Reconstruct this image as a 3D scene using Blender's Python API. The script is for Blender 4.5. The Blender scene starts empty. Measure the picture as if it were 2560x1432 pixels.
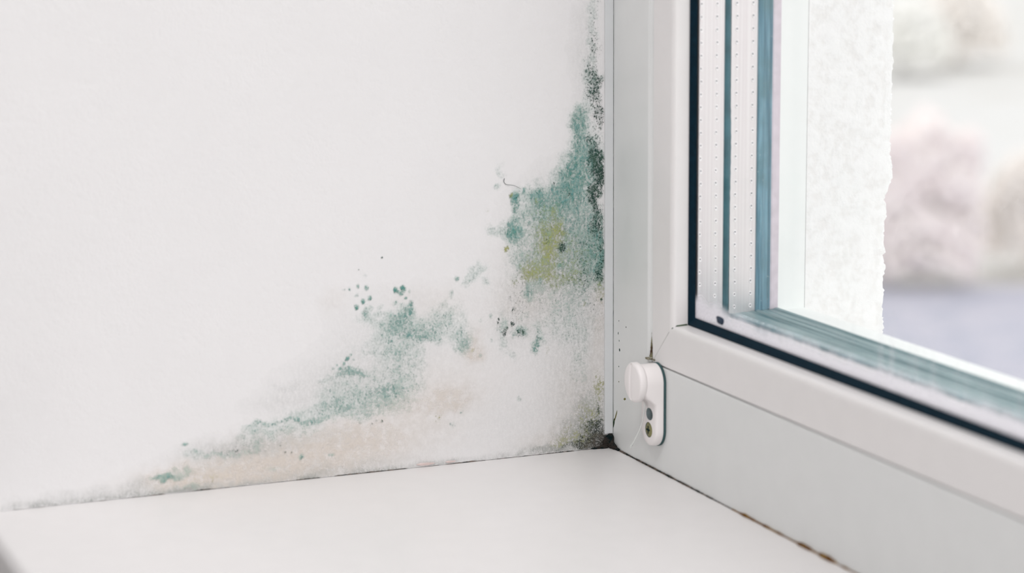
import bpy, bmesh, math, random
import numpy as np
from mathutils import Matrix, Vector

SC = bpy.context.scene
COL = SC.collection
MM = 0.001
random.seed(7)
rng = np.random.default_rng(11)

# ------------------------------------------------------------------ camera
CAM_POS = (1.23924, -0.57079, 0.33301)
CAM_ROWS = [[0.380035, 0.924951, -0.006241], [0.156003, -0.070745, -0.98522], [-0.911722, 0.373444, -0.171181]]
FOCAL_PX = 5948.29
cam_data = bpy.data.cameras.new('camera')
cam = bpy.data.objects.new('camera', cam_data)
COL.objects.link(cam)
r_, d_, f_ = [Vector(v) for v in CAM_ROWS]
m3 = Matrix((r_, -d_, -f_)).transposed()
cam.matrix_world = Matrix.Translation(CAM_POS) @ m3.to_4x4()
cam_data.sensor_width = 36.0
cam_data.sensor_fit = 'HORIZONTAL'
cam_data.lens = 36.0 * FOCAL_PX / 2560.0
cam_data.clip_start = 0.01
cam_data.clip_end = 400
cam_data.dof.use_dof = True
cam_data.dof.focus_distance = 1.395
cam_data.dof.aperture_fstop = cam_data.lens / 15.0
SC.camera = cam

# ------------------------------------------------------------------ world, lights, exposure
w = bpy.data.worlds.new('overcast_sky')
SC.world = w
w.use_nodes = True
bg = w.node_tree.nodes['Background']
bg.inputs[0].default_value = (0.985, 0.995, 1.0, 1)
bg.inputs[1].default_value = 1.5

def area(name, loc, target, size, power, color):
    L = bpy.data.lights.new(name, 'AREA')
    L.shape = 'RECTANGLE'
    L.size, L.size_y = size
    L.energy = power
    L.color = color
    o = bpy.data.objects.new(name, L)
    COL.objects.link(o)
    o.location = loc
    o.rotation_euler = (Vector(target) - Vector(loc)).to_track_quat('-Z', 'Y').to_euler()
    return o
area('overhead_fill', (0.9, -0.8, 1.86), (0.9, -0.8, 0), (0.9, 0.9), 19.2, (1.0, 0.992, 0.995))  # added overhead fill to brighten the sill, not a known lamp
area('side_fill', (3.1, -1.3, 0.7), (0.0, -0.3, 0.1), (1.4, 1.4), 33, (1.0, 0.992, 0.996))  # added side fill to brighten the left wall; no window stands here

SC.view_settings.view_transform = 'Standard'
SC.view_settings.look = 'None'
SC.view_settings.gamma = 1
SC.view_settings.use_curve_mapping = False
SC.view_settings.exposure = 0.0
if hasattr(SC, 'cycles'):
    SC.cycles.transparent_max_bounces = 20
    SC.cycles.max_bounces = 8
    SC.cycles.diffuse_bounces = 4

# ------------------------------------------------------------------ helpers
def lin(h):
    if isinstance(h, str):
        h = [int(h[i:i + 2], 16) for i in (0, 2, 4)]
    out = []
    for c in h:
        c = c / 255.0
        out.append(c / 12.92 if c <= 0.04045 else ((c + 0.055) / 1.055) ** 2.4)
    return (*out, 1.0)

class NB:
    """small node-tree builder"""
    def __init__(self, name):
        self.m = bpy.data.materials.new(name)
        self.m.use_nodes = True
        self.t = self.m.node_tree
        self.t.nodes.clear()
        self.out = self.t.nodes.new('ShaderNodeOutputMaterial')
        self._tc = None
    def n(self, kind, **kw):
        x = self.t.nodes.new(kind)
        for k, v in kw.items():
            setattr(x, k, v)
        return x
    def put(self, sock, v):
        if hasattr(v, 'is_output'):
            self.t.links.new(v, sock)
        elif isinstance(v, (tuple, list)):
            sock.default_value = v if len(v) == len(sock.default_value) else tuple(v)[:len(sock.default_value)]
        else:
            sock.default_value = v
    def math(self, op, a, b=0.0, c=None, clamp=False):
        x = self.n('ShaderNodeMath', operation=op, use_clamp=clamp)
        self.put(x.inputs[0], a); self.put(x.inputs[1], b)
        if c is not None: self.put(x.inputs[2], c)
        return x.outputs[0]
    def coords(self, scale=(1, 1, 1)):
        if self._tc is None:
            self._tc = self.n('ShaderNodeTexCoord')
        mp = self.n('ShaderNodeMapping')
        self.put(mp.inputs[0], self._tc.outputs['Object'])
        mp.inputs['Scale'].default_value = scale
        return mp.outputs[0]
    def noise(self, scale, detail=3, rough=0.5, stretch=(1, 1, 1), dist=0.0):
        x = self.n('ShaderNodeTexNoise')
        self.put(x.inputs['Vector'], self.coords(stretch))
        x.inputs['Scale'].default_value = scale
        x.inputs['Detail'].default_value = detail
        x.inputs['Roughness'].default_value = rough
        x.inputs['Distortion'].default_value = dist
        return x.outputs[0]
    def smooth(self, v, a, b, lo=0.0, hi=1.0):
        x = self.n('ShaderNodeMapRange', interpolation_type='SMOOTHSTEP')
        self.put(x.inputs[0], v); self.put(x.inputs[1], a); self.put(x.inputs[2], b)
        self.put(x.inputs[3], lo); self.put(x.inputs[4], hi)
        return x.outputs[0]
    def mix(self, f, a, b):
        x = self.n('ShaderNodeMix', data_type='RGBA')
        self.put(x.inputs[0], f); self.put(x.inputs[6], a); self.put(x.inputs[7], b)
        return x.outputs[2]
    def bump(self, h, strength=0.5, dist=0.001):
        x = self.n('ShaderNodeBump')
        x.inputs['Strength'].default_value = strength
        x.inputs['Distance'].default_value = dist
        self.put(x.inputs['Height'], h)
        return x.outputs[0]
    def bsdf(self, color, rough=0.6, spec=0.4, metal=0.0, normal=None, trans=0.0):
        x = self.n('ShaderNodeBsdfPrincipled')
        self.put(x.inputs['Base Color'], color)
        self.put(x.inputs['Roughness'], rough)
        x.inputs['Specular IOR Level'].default_value = spec
        x.inputs['Metallic'].default_value = metal
        if normal is not None: self.put(x.inputs['Normal'], normal)
        return x.outputs[0]
    def done(self, s):
        self.t.links.new(s, self.out.inputs[0])
        return self.m
    def mixsh(self, f, a, b):
        x = self.n('ShaderNodeMixShader')
        self.put(x.inputs[0], f)
        self.t.links.new(a, x.inputs[1]); self.t.links.new(b, x.inputs[2])
        return x.outputs[0]

def simple(name, color, rough=0.5, spec=0.4, metal=0.0, var=0.04, vscale=60, bump=0.0, bscale=900, bdist=0.0003):
    b = NB(name)
    c = lin(color)
    nv = b.noise(vscale, 4)
    dark = tuple(x * (1 - var) for x in c[:3]) + (1,)
    lite = tuple(min(1, x * (1 + var)) for x in c[:3]) + (1,)
    col = b.mix(b.smooth(nv, 0.3, 0.7), dark, lite)
    nrm = b.bump(b.noise(bscale, 3), bump, bdist) if bump else None
    return b.done(b.bsdf(col, rough, spec, metal, nrm))

def mesh_obj(name, verts, faces, mat, parent=None, smooth=False, scale=MM, mats=None, fmat=None):
    me = bpy.data.meshes.new(name)
    me.from_pydata([tuple(c * scale for c in v) for v in verts], [], faces)
    me.update()
    bm = bmesh.new(); bm.from_mesh(me)
    bmesh.ops.recalc_face_normals(bm, faces=bm.faces)
    bm.to_mesh(me); bm.free()
    for m in (mats or [mat]):
        me.materials.append(m)
    if fmat is not None:
        me.polygons.foreach_set('material_index', fmat)
    o = bpy.data.objects.new(name, me)
    COL.objects.link(o)
    if smooth:
        me.polygons.foreach_set('use_smooth', [True] * len(me.polygons))
    if parent: o.parent = parent
    return o

def tag(o, label=None, cat=None, group=None, kind=None):
    if label: o['label'] = label
    if cat: o['category'] = cat
    if group: o['group'] = group
    if kind: o['kind'] = kind
    return o

def empty(name, loc=(0, 0, 0)):
    o = bpy.data.objects.new(name, None)
    COL.objects.link(o)
    o.location = loc
    o.empty_display_size = 0.02
    return o

def box_data(x0, x1, y0, y1, z0, z1):
    v = [(x, y, z) for x in (x0, x1) for y in (y0, y1) for z in (z0, z1)]
    f = [(0, 1, 3, 2), (4, 6, 7, 5), (0, 4, 5, 1), (2, 3, 7, 6), (0, 2, 6, 4), (1, 5, 7, 3)]
    return v, f

def box(name, b, mat, parent=None, bevel=0.0):
    o = mesh_obj(name, *box_data(*b), mat, parent)
    if bevel:
        m = o.modifiers.new('bevel', 'BEVEL'); m.width = bevel * MM; m.segments = 4; m.limit_method = 'ANGLE'
    return o

def vnoise(a, b, cell, seed):
    """smooth 2-D value noise 0..1 on arrays a, b (mm), lattice pitch cell"""
    g = np.random.default_rng(seed).random((64, 64))
    x, y = a / cell + 1000, b / cell + 1000
    xi, yi = np.floor(x).astype(int), np.floor(y).astype(int)
    fx, fy = x - xi, y - yi
    fx, fy = fx * fx * (3 - 2 * fx), fy * fy * (3 - 2 * fy)
    p = lambda i, j: g[i % 64, j % 64]
    return (p(xi, yi) * (1 - fx) + p(xi + 1, yi) * fx) * (1 - fy) + (p(xi, yi + 1) * (1 - fx) + p(xi + 1, yi + 1) * fx) * fy

# ------------------------------------------------------------------ materials
def wall_paint(name, color):
    b = NB(name)
    n1 = b.noise(330, 4, 0.55)
    n2 = b.noise(90, 3, 0.5)
    h = b.math('ADD', n1, b.math('MULTIPLY', n2, 0.6))
    base = lin(color)
    c = b.mix(b.smooth(b.noise(14, 3), 0.3, 0.7), base, tuple(x * 0.985 for x in base[:3]) + (1,))
    return b.done(b.bsdf(c, 0.7, 0.25, 0, b.bump(h, 0.35, 0.0009)))
M_wall = wall_paint('wall_paint', 'e8e6e6')
M_room = simple('room_paint', 'e6e6e7', 0.85, 0.2)
M_floor = simple('floor_wood', 'b9b3ae', 0.5, 0.4, var=0.15, vscale=6)
M_pvc = simple('white_pvc', 'e1e2e1', 0.32, 0.45, var=0.01, bump=0.05, bscale=1500, bdist=0.0001)
M_bead = simple('bead_pvc', 'e8e5e4', 0.3, 0.45, var=0.01, bump=0.05, bscale=1500, bdist=0.0001)
M_trim = simple('trim_pvc', 'd3d5d6', 0.45, 0.4, var=0.02)
M_sill = simple('sill_laminate', 'e7e4e3', 0.3, 0.4, var=0.008)
M_rubber = simple('black_rubber', '05212e', 0.7, 0.12, var=0.15, vscale=300)
M_clip = simple('clip_plastic', 'f0ebea', 0.35, 0.45, var=0.01)
M_holeshade = simple('hole_shade', '8d999b', 0.6, 0.2)  # greyed so hole and countersink walls carry shade in their colour
M_pad = simple('shaded_pad', '3d5759', 0.7, 0.2, var=0.1, vscale=300)  # pad's own grey, darkened for the shade in the gap behind the clip
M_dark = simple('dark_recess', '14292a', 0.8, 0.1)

def teal_rubber():
    b = NB('teal_rubber')
    streak = b.noise(500, 3, 0.6, (1, 1, 0.04))
    big = b.noise(45, 3)
    c = b.mix(b.smooth(streak, 0.3, 0.7), lin('3f7286'), lin('7ba6b6'))
    c = b.mix(b.smooth(big, 0.45, 0.75), c, lin('568088'))
    speck = b.smooth(b.noise(700, 2), 0.72, 0.76)
    c = b.mix(speck, c, lin('c2cfd2'))
    return b.done(b.bsdf(c, 0.45, 0.4))
M_teal = teal_rubber()
def teal_rubber_h():
    b = NB('teal_rubber_low')
    streak = b.noise(300, 3, 0.6, (0.04, 1, 1))
    c = b.mix(b.smooth(streak, 0.3, 0.7), lin('3f6a70'), lin('88a2a5'))
    c = b.mix(b.smooth(b.noise(700, 2), 0.72, 0.76), c, lin('c2cfd2'))
    return b.done(b.bsdf(c, 0.4, 0.4))
M_tealh = teal_rubber_h()
M_lilac = simple('outer_lip', 'd6ccd4', 0.6, 0.2, var=0.06, vscale=200)
M_seal = simple('edge_seal', '38656f', 0.5, 0.3, var=0.2, vscale=60)
def spacer_mat(name, base, alt):
    b = NB(name)
    st = b.noise(1400, 2, 0.5, (1, 1, 0.004))
    c = b.mix(b.smooth(st, 0.35, 0.65), lin(base), lin(alt))
    return b.done(b.bsdf(c, 0.36, 0.5, 0.8))
M_spacer = spacer_mat('spacer_aluminium', 'e0dadb', 'e9e5e5')
M_spacerl = simple('spacer_dark_reflection', '93a9ae', 0.4, 0.4, var=0.15, vscale=80)  # dull grey-green: the bottom bar's dark reflection put into its colour
M_hole = simple('spacer_hole', '75737b', 0.8, 0.1)
M_outer = simple('outer_white', 'f2f5f3', 0.5, 0.3, var=0.01)
M_pitl = simple('spacer_rim_grey', 'b4c4c8', 0.4, 0.3)  # greyer rim tone for the dots on the bottom bars
M_pits = simple('rim_highlight', 'fbf9f9', 0.4, 0.3)  # near-white rims: the highlight at each dot painted in as colour

def glass_mat():
    b = NB('window_glass')
    tr = b.n('ShaderNodeBsdfTransparent'); tr.inputs[0].default_value = (0.99, 0.99, 0.99, 1)
    gl = b.n('ShaderNodeBsdfGlossy'); gl.inputs['Roughness'].default_value = 0.02; gl.inputs[0].default_value = (0.9, 0.9, 0.9, 1)
    lw = b.n('ShaderNodeLayerWeight'); lw.inputs[0].default_value = 0.5
    fr = b.math('ADD', 0.01, b.math('MULTIPLY', b.math('POWER', lw.outputs['Facing'], 5.0), 0.3))
    return b.done(b.mixsh(fr, tr.outputs[0], gl.outputs[0]))
M_glass = glass_mat()

def fog_mat():
    b = NB('condensation_droplets')
    at = b.n('ShaderNodeAttribute', attribute_name='fog')
    d = b.noise(900, 3, 0.6)
    a = b.math('MULTIPLY', at.outputs['Fac'], b.smooth(d, 0.15, 0.6, 0.72, 1.0), clamp=True)
    tr = b.n('ShaderNodeBsdfTransparent')
    di = b.n('ShaderNodeBsdfDiffuse'); di.inputs[0].default_value = lin('f1eef3')
    tl = b.n('ShaderNodeBsdfTranslucent'); tl.inputs[0].default_value = lin('f1eef3')
    s = b.mixsh(0.5, di.outputs[0], tl.outputs[0])
    return b.done(b.mixsh(a, tr.outputs[0], s))
M_fog = fog_mat()

def plaster_mat():
    b = NB('outside_plaster')
    n = b.noise(160, 5, 0.65)
    c = b.mix(b.smooth(n, 0.35, 0.55), lin('efeeec'), lin('f6f6f5'))
    return b.done(b.bsdf(c, 0.9, 0.1, 0, b.bump(n, 0.5, 0.002)))
M_plaster = plaster_mat()

def mould_mat():
    b = NB('mould_film')
    A1 = b.n('ShaderNodeAttribute', attribute_name='film')
    A2 = b.n('ShaderNodeAttribute', attribute_name='speck')
    s1 = b.n('ShaderNodeSeparateColor'); b.put(s1.inputs[0], A1.outputs['Color'])
    s2 = b.n('ShaderNodeSeparateColor'); b.put(s2.inputs[0], A2.outputs['Color'])
    T, B, G = s1.outputs
    O, D, K = s2.outputs
    fine = b.noise(800, 4, 0.65)
    med = b.noise(200, 4, 0.6)
    grain = b.noise(1500, 3, 0.62)
    vert = b.noise(620, 3, 0.6, (1, 1.0, 0.4))
    def soft(den, n, amp, lo, hi):
        v = b.math('ADD', den, b.math('MULTIPLY', b.math('SUBTRACT', n, 0.5), amp))
        return b.math('MULTIPLY', b.smooth(v, lo, hi), b.smooth(den, 0.015, 0.2))
    nT = b.math('ADD', b.math('MULTIPLY', fine, 0.35), b.math('ADD', b.math('MULTIPLY', vert, 0.35), b.math('MULTIPLY', grain, 0.3)))
    nW = b.math('ADD', b.math('MULTIPLY', med, 0.6), b.math('MULTIPLY', fine, 0.4))
    aF = b.math('MULTIPLY', soft(T, nW, 1.7, 0.0, 1.15), 0.64)            # thin veil
    aT = b.math('MULTIPLY', soft(T, nT, 4.6, 0.42, 1.5), b.smooth(T, 0.15, 0.85, 0.5, 0.92))             # grains on it
    aB = b.math('MULTIPLY', B, b.smooth(med, 0.25, 0.65, 0.4, 1.0))
    aG = b.math('MULTIPLY', G, b.smooth(nT, 0.35, 0.62, 0.3, 1.6), clamp=True)
    nO = b.math('ADD', b.math('MULTIPLY', fine, 0.6), b.math('MULTIPLY', med, 0.4))
    aO = b.math('MULTIPLY', soft(O, nO, 3.2, 0.15, 1.3), 0.84)
    nD = b.math('ADD', b.math('MULTIPLY', grain, 0.6), b.math('MULTIPLY', fine, 0.4))
    aE = b.math('MULTIPLY', soft(D, nW, 1.4, 0.35, 1.25), 0.6)           # dark veil
    aD = b.math('MULTIPLY', soft(D, nD, 5.0, 0.66, 1.12), b.smooth(D, 0.0, 0.8, 0.7, 0.95))
    tealc = b.mix(b.smooth(med, 0.35, 0.65), lin('5a9b8f'), lin('5f9ea0'))
    tealc = b.mix(b.smooth(grain, 0.45, 0.75), tealc, lin('33766c'))
    darkc = b.mix(b.smooth(med, 0.4, 0.65), lin('24403b'), lin('3a5346'))
    darkc = b.mix(K, darkc, b.mix(b.smooth(med, 0.4, 0.65), lin('302f2e'), lin('57504a')))
    veilc = b.mix(K, lin('5e7f74'), lin('6c6560'))
    layers = [(aB, lin('ebe0d5')), (aG, lin('b4b8b4')), (aF, lin('a3c4b9')), (aE, veilc), (aT, tealc), (aO, lin('a8ab60')), (aD, darkc)]
    A, C = layers[0]
    for a, c in layers[1:]:
        An = b.math('SUBTRACT', b.math('ADD', A, a), b.math('MULTIPLY', A, a))
        f = b.math('DIVIDE', a, b.math('MAXIMUM', An, 0.0005), clamp=True)
        C = b.mix(f, C, c)
        A = An
    h = b.math('ADD', b.math('MULTIPLY', nT, b.math('MULTIPLY', A, 1.1)), b.math('MULTIPLY', b.noise(330, 4, 0.55), 0.6))
    sh = b.bsdf(C, 0.85, 0.12, 0, b.bump(h, 0.8, 0.0011))
    tr = b.n('ShaderNodeBsdfTransparent')
    return b.done(b.mixsh(b.math('MINIMUM', A, 1.0), tr.outputs[0], sh))
M_mould = mould_mat()

# ------------------------------------------------------------------ the setting: room shell
WX, WZ = 1800.0, 1420.0         # window opening
YF, YB = -362.0, 132.0          # inner and outer wall faces
def rounded_block(name, x0, x1, y0, y1, z0, z1, mat, r=6):
    v, f = box_data(x0, x1, y0, y1, z0, z1)
    o = mesh_obj(name, v, f, mat)
    m = o.modifiers.new('bevel', 'BEVEL'); m.width = r * MM; m.segments = 4
    return o
o = rounded_block('wall_left', -1500, 0, YF - 14, 79.5, -1000, 1900, M_wall)
tag(o, 'white painted wall beside the window, with mould growing up from its lower corner', None, None, 'structure')
tag(rounded_block('wall_right', WX, 3200, YF - 14, 79.5, -1000, 1900, M_wall), kind='structure')
tag(box('wall_below', (0, WX, YF, 79.5, -1000, -30.5), M_room), kind='structure')
tag(box('wall_above', (0, WX, YF, 79.5, WZ, 1900), M_wall), kind='structure')
tag(box('wall_back', (-1500, 3200, -4700, -4600, -1000, 1900), M_room), kind='structure')
tag(box('wall_side_far', (-1600, -1500, -4600, YF - 14, -1000, 1900), M_room), kind='structure')
tag(box('wall_side_near', (3200, 3300, -4600, YF - 14, -1000, 1900), M_room), kind='structure')
tag(box('ceiling', (-1600, 3300, -4700, 132, 1900, 2000), M_room), kind='structure')
tag(box('floor', (-1600, 3300, -4700, 79, -1100, -1000), M_floor), kind='structure')

# outer plaster skin round the window, rough outer corner on the visible jamb
def plaster_jamb():
    nz, ny = 700, 14
    verts, faces = [], []
    zs = np.linspace(-1000, 1900, 60)
    zs = np.unique(np.concatenate([zs, np.linspace(40, 330, 240)]))
    low = np.clip((170 - zs) / 20, 0.15, 1)
    e = 131.6 + low * (1.3 * (vnoise(zs, zs * 0, 5, 3) - 0.5) + 1.2 * (vnoise(zs, zs * 0, 2.3, 4) - 0.5)) + 1.0 * (vnoise(zs, zs * 0, 38, 9) - 0.5)
    e = e + 2.6 * np.clip((zs - 150) / 10, 0, 1) + 1.6 * np.clip(1 - np.abs(zs - 164) / 10, 0, 1)
    for i, z in enumerate(zs):
        for j in range(ny + 1):
            t = j / ny
            y = 80.2 + (e[i] - 80.2) * t
            rough = 0.5 * (vnoise(np.array([y]), np.array([z]), 5, 21)[0] - 0.5)
            x = 83.9 + rough * min(1, 6 * t) - (1.6 * t ** 8)
            verts.append((x, y, z))
        verts.append((82.2 - 3 * random.random(), e[i] + 1.2, z))
        verts.append((40, e[i] * 0 + 133.5, z))
        verts.append((-1500, 133.5, z))
        verts.append((-1500, 80.2, z))
    k = ny + 5
    for i in range(len(zs) - 1):
        for j in range(k):
            a, b_ = i * k + j, i * k + (j + 1) % k
            faces.append((a, b_, b_ + k, a + k))
    return mesh_obj('wall_outside', verts, faces, M_plaster, smooth=False)
tag(plaster_jamb(), 'white rough plastered outer edge of the wall seen through the glass', None, None, 'structure')
tag(box('wall_outside_right', (WX - 84, 3200, 80.2, 133, -1000, 1900), M_plaster), kind='structure')
tag(box('wall_outside_above', (86, WX - 85, 80.2, 133, WZ - 85, 1900), M_plaster), kind='structure')
tag(box('wall_outside_below', (86, WX - 85, 80.2, 133, -1000, 52), M_plaster), kind='structure')

# window sill
def make_sill():
    prof = [(-0.25, -30), (-0.25, 0)]
    r = 6.0
    for k in range(11):
        a = math.pi / 2 + math.pi / 2 * k / 10
        prof.append((-371 + r + r * math.cos(a), -r + r * math.sin(a)))
    prof.append((-371, -30))
    verts = [(x, y, z) for x in (0.3, WX - 0.3) for y, z in prof]
    n = len(prof)
    faces = [(i, (i + 1) % n, n + (i + 1) % n, n + i) for i in range(n)]
    faces += [tuple(range(n)), tuple(range(n, 2 * n))]
    return mesh_obj('window_sill', verts, faces, M_sill)
tag(make_sill(), 'smooth white window sill board running along under the window', None, None, 'structure')

# narrow plastic trim between wall and window frame
o = box('trim_1', (0.02, 1.5, -5.4, -0.25, 8.6, WZ - 1), M_trim, bevel=0.3)
tag(o, 'thin white plastic strip covering the joint between wall and window frame', None, None, 'structure')

# ------------------------------------------------------------------ window_1
WIN = empty('window_1')
tag(WIN, 'white plastic framed window with triple glazing on the right', None, None, 'structure')
X0, Z0, X1, Z1 = 0.0, 7.6, WX, WZ
def corners(wv, y):
    if isinstance(wv, tuple): a, b_, c, d = wv
    else: a = b_ = c = d = wv
    return [(X0 + a, y, Z0 + b_), (X1 - c, y, Z0 + b_), (X1 - c, y, Z1 - d), (X0 + a, y, Z1 - d)]
def ring(name, prof, mat, sides=None, closed=True, smooth=False, part_names=None):
    """mitred profile swept round the opening; sides: None = one mesh, else one mesh per side (bottom,right,top,left)"""
    P = [corners(wv, y) for wv, y in prof]
    n = len(P)
    segs = range(n) if closed else range(n - 1)
    if sides is None:
        verts = [P[i][k] for i in range(n) for k in range(4)]
        faces = [(i * 4 + k, i * 4 + (k + 1) % 4, ((i + 1) % n) * 4 + (k + 1) % 4, ((i + 1) % n) * 4 + k) for i in segs for k in range(4)]
        return [mesh_obj(name, verts, faces, mat, WIN, smooth)]
    out = []
    for k in sides:
        verts = [P[i][kk] for i in range(n) for kk in (k, (k + 1) % 4)]
        faces = [(2 * i, 2 * i + 1, 2 * ((i + 1) % n) + 1, 2 * ((i + 1) % n)) for i in segs]
        faces += [tuple(2 * i for i in range(n)), tuple(2 * i + 1 for i in range(n))]
        out.append(mesh_obj(name, verts, faces, mat[k] if isinstance(mat, (list, tuple)) else mat, WIN, smooth))
    return out
OUT = (0.35, -7.35, 0.35, 0.35)
STEP = lambda a, b_: (a, b_, a, a)
frame_prof = [(OUT, 0.0), (STEP(46.3, 52.1), 0.0), (STEP(47.2, 52.4), 0.1), (STEP(47.9, 52.6), 0.45), (STEP(48.4, 52.75), 1.0), (STEP(49.3, 52.85), 1.35), (STEP(50.2, 52.9), 1.6), (STEP(51.6, 53.0), 2.6), (STEP(53.0, 53.3), 3.2), (53.5, 3.4), (53.5, 62.6), (OUT, 62.6)]
ring('frame', frame_prof, M_pvc)
def bead_prof():
    p = [(53.62, 3.5), (53.62, 0.5), (53.75, 0.15), (54.1, 0.0), (62, 0.05), (70, 0.18), (74.5, 0.3)]
    cx, cy, r = 74.9, 3.4, 3.0
    for k in range(1, 8):
        a = -math.pi / 2 + (math.pi / 2 - 0.08) * k / 7
        p.append((cx + r * math.cos(a), cy + r * math.sin(a)))
    p += [(78.25, 9.9), (78.3, 12.0), (53.62, 12.0)]
    return p
beads = ring('glazing_bead', bead_prof(), M_bead, sides=(0, 1, 2, 3), smooth=False)
gas = [(78.35, 12.1), (78.3, 9.75), (79.2, 9.6), (80.5, 10.3), (82.2, 11.5), (82.9, 12.1)]
g = ring('gasket', gas, M_rubber)[0]
tag(g, 'black rubber gasket between bead and glass')
def pane(w0, y0, y1):
    v, f = box_data(X0 + w0, X1 - w0, y0, y1, Z0 + w0, Z1 - w0)
    return mesh_obj('glass_pane', v, f, M_glass, WIN)
pane(79, 12.25, 12.75)
pane(84.3, 29.6, 31.2)
pane(86.4, 50.6, 52.2)
sp1 = ring('spacer_bar', [(70, 13.0), (83.8, 13.0), (83.8, 28.4), (70, 28.4)], [M_spacer, M_spacer, M_spacer, M_spacer], sides=(0, 1, 2, 3))
sp2 = ring('spacer_bar', [(70, 32.4), (83.8, 32.4), (83.8, 48.6), (70, 48.6)], M_spacer, sides=(1, 2, 3))
sp2 = ring('spacer_bar', [(70, 32.4), (83.8, 32.4), (83.8, 39.0), (70, 39.0)], M_spacerl, sides=(0,)) + sp2
tag(sp2[0], 'grey-green spacer bar along the bottom, dark reflection put into its colour')

# rows of pressed perforations on the spacers: raised rim round a dark slot, part of the bar's own mesh
def add_dots(obj, side, ys):
    me = obj.data
    me.materials.append(M_pits if side == 3 else M_pitl); me.materials.append(M_hole)
    bm = bmesh.new(); bm.from_mesh(me)
    if side == 3:
        places = [(None, z) for z in np.arange(95.0, 330, 6.98)]
    else:
        places = [(x, None) for x in np.arange(96.0, 520, 6.98)]
    for y in ys:
        for px, pz in places:
            j = random.uniform(-0.2, 0.2)
            N = 10
            rims, inn, mid = [], [], []
            for k in range(N):
                a = 2 * math.pi * k / N
                ca, sa = math.cos(a), math.sin(a)
                for lst, r1, r2, h in ((rims, 0.95, 1.35, 0.0), (mid, 0.62, 0.95, 0.4), (inn, 0.34, 0.55, 0.1)):
                    if side == 3:
                        p = (X0 + 83.82 + h, y + j + r1 * ca, pz + r2 * sa + (0.25 if lst is inn else 0))
                    else:
                        p = (px + r2 * sa, y + j + r1 * ca, Z0 + 83.82 + h)
                    lst.append(bm.verts.new([c * MM for c in p]))
            for A, B in ((rims, mid), (mid, inn)):
                for k in range(N):
                    fc = bm.faces.new((A[k], A[(k + 1) % N], B[(k + 1) % N], B[k])); fc.material_index = 1
            fc = bm.faces.new(inn); fc.material_index = 2
    bmesh.ops.recalc_face_normals(bm, faces=bm.faces)
    bm.to_mesh(me); bm.free()
add_dots(sp1[3], 3, (14.1, 23.6)); add_dots(sp2[3], 3, (35.7, 45.7))
add_dots(sp1[0], 0, (14.1, 23.6)); add_dots(sp2[0], 0, (35.7,))

# dark seal line at the middle pane, squeezed unevenly
def edge_seal():
    zs = np.linspace(88, 340, 90)
    v, f = [], []
    for z in zs:
        wv = 1.0 * np.clip((225 - z) / 25, 0, 1) if z > 190 else 1.0
        y0 = 28.35
        y1 = 31.9 + 0.7 * wv * np.clip(1 - abs(z - 185) / 60, 0.1, 1) + 0.1 * math.sin(z * 0.9)
        v += [(84.15, y0, z), (84.75, (y0 + y1) / 2 - .5, z), (84.75, (y0 + y1) / 2 + .5, z), (84.15, y1, z), (70, y1 - .2, z), (70, y0, z)]
    for i in range(len(zs) - 1):
        for j in range(6):
            a, b_ = i * 6 + j, i * 6 + (j + 1) % 6
            f.append((a, b_, b_ + 6, a + 6))
    return mesh_obj('edge_seal', v, f, M_seal, WIN, True)
tag(edge_seal(), 'dark teal seal line of the middle pane')
sl = ring('edge_seal', [(70, 28.4), (84.2, 28.4), (84.4, 30.4), (84.2, 32.4), (70, 32.4)], M_seal, sides=(0,))
# outer gasket: ribbed rubber, teal, with rounded lower corner
rib = [(70, 48.7), (84.3, 48.7), (85.0, 49.4), (84.9, 50.4), (84.3, 51.0), (84.4, 54.0), (84.9, 55.2), (84.5, 56.6), (84.6, 59.6), (85.3, 60.6), (85.5, 61.8), (84.6, 62.5), (70, 62.5)]
og = ring('outer_gasket', [(a_, 48.7 + (y_ - 48.7) * 0.63) for a_, y_ in rib], M_teal, sides=(1, 2, 3))
ribl = [(70, 39.1), (83.9, 39.1), (84.2, 42.0), (84.0, 44.5), (84.5, 46.5), (84.3, 48.8)] + rib[2:]  # bottom gasket widened inward; its teal also paints the bar's dark reflection
og = ring('outer_gasket', ribl, M_tealh, sides=(0,)) + og
lip = [(70, 57.5), (84.5, 57.5), (84.8, 58.4), (84.6, 62.6), (70, 62.6)]
lp = ring('outer_lip', lip, M_lilac, sides=(1, 2, 3))
ring('outer_frame', [(OUT, 62.7), (84.2, 62.7), (83.7, 80.0), (OUT, 80.0)], M_outer)

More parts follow.
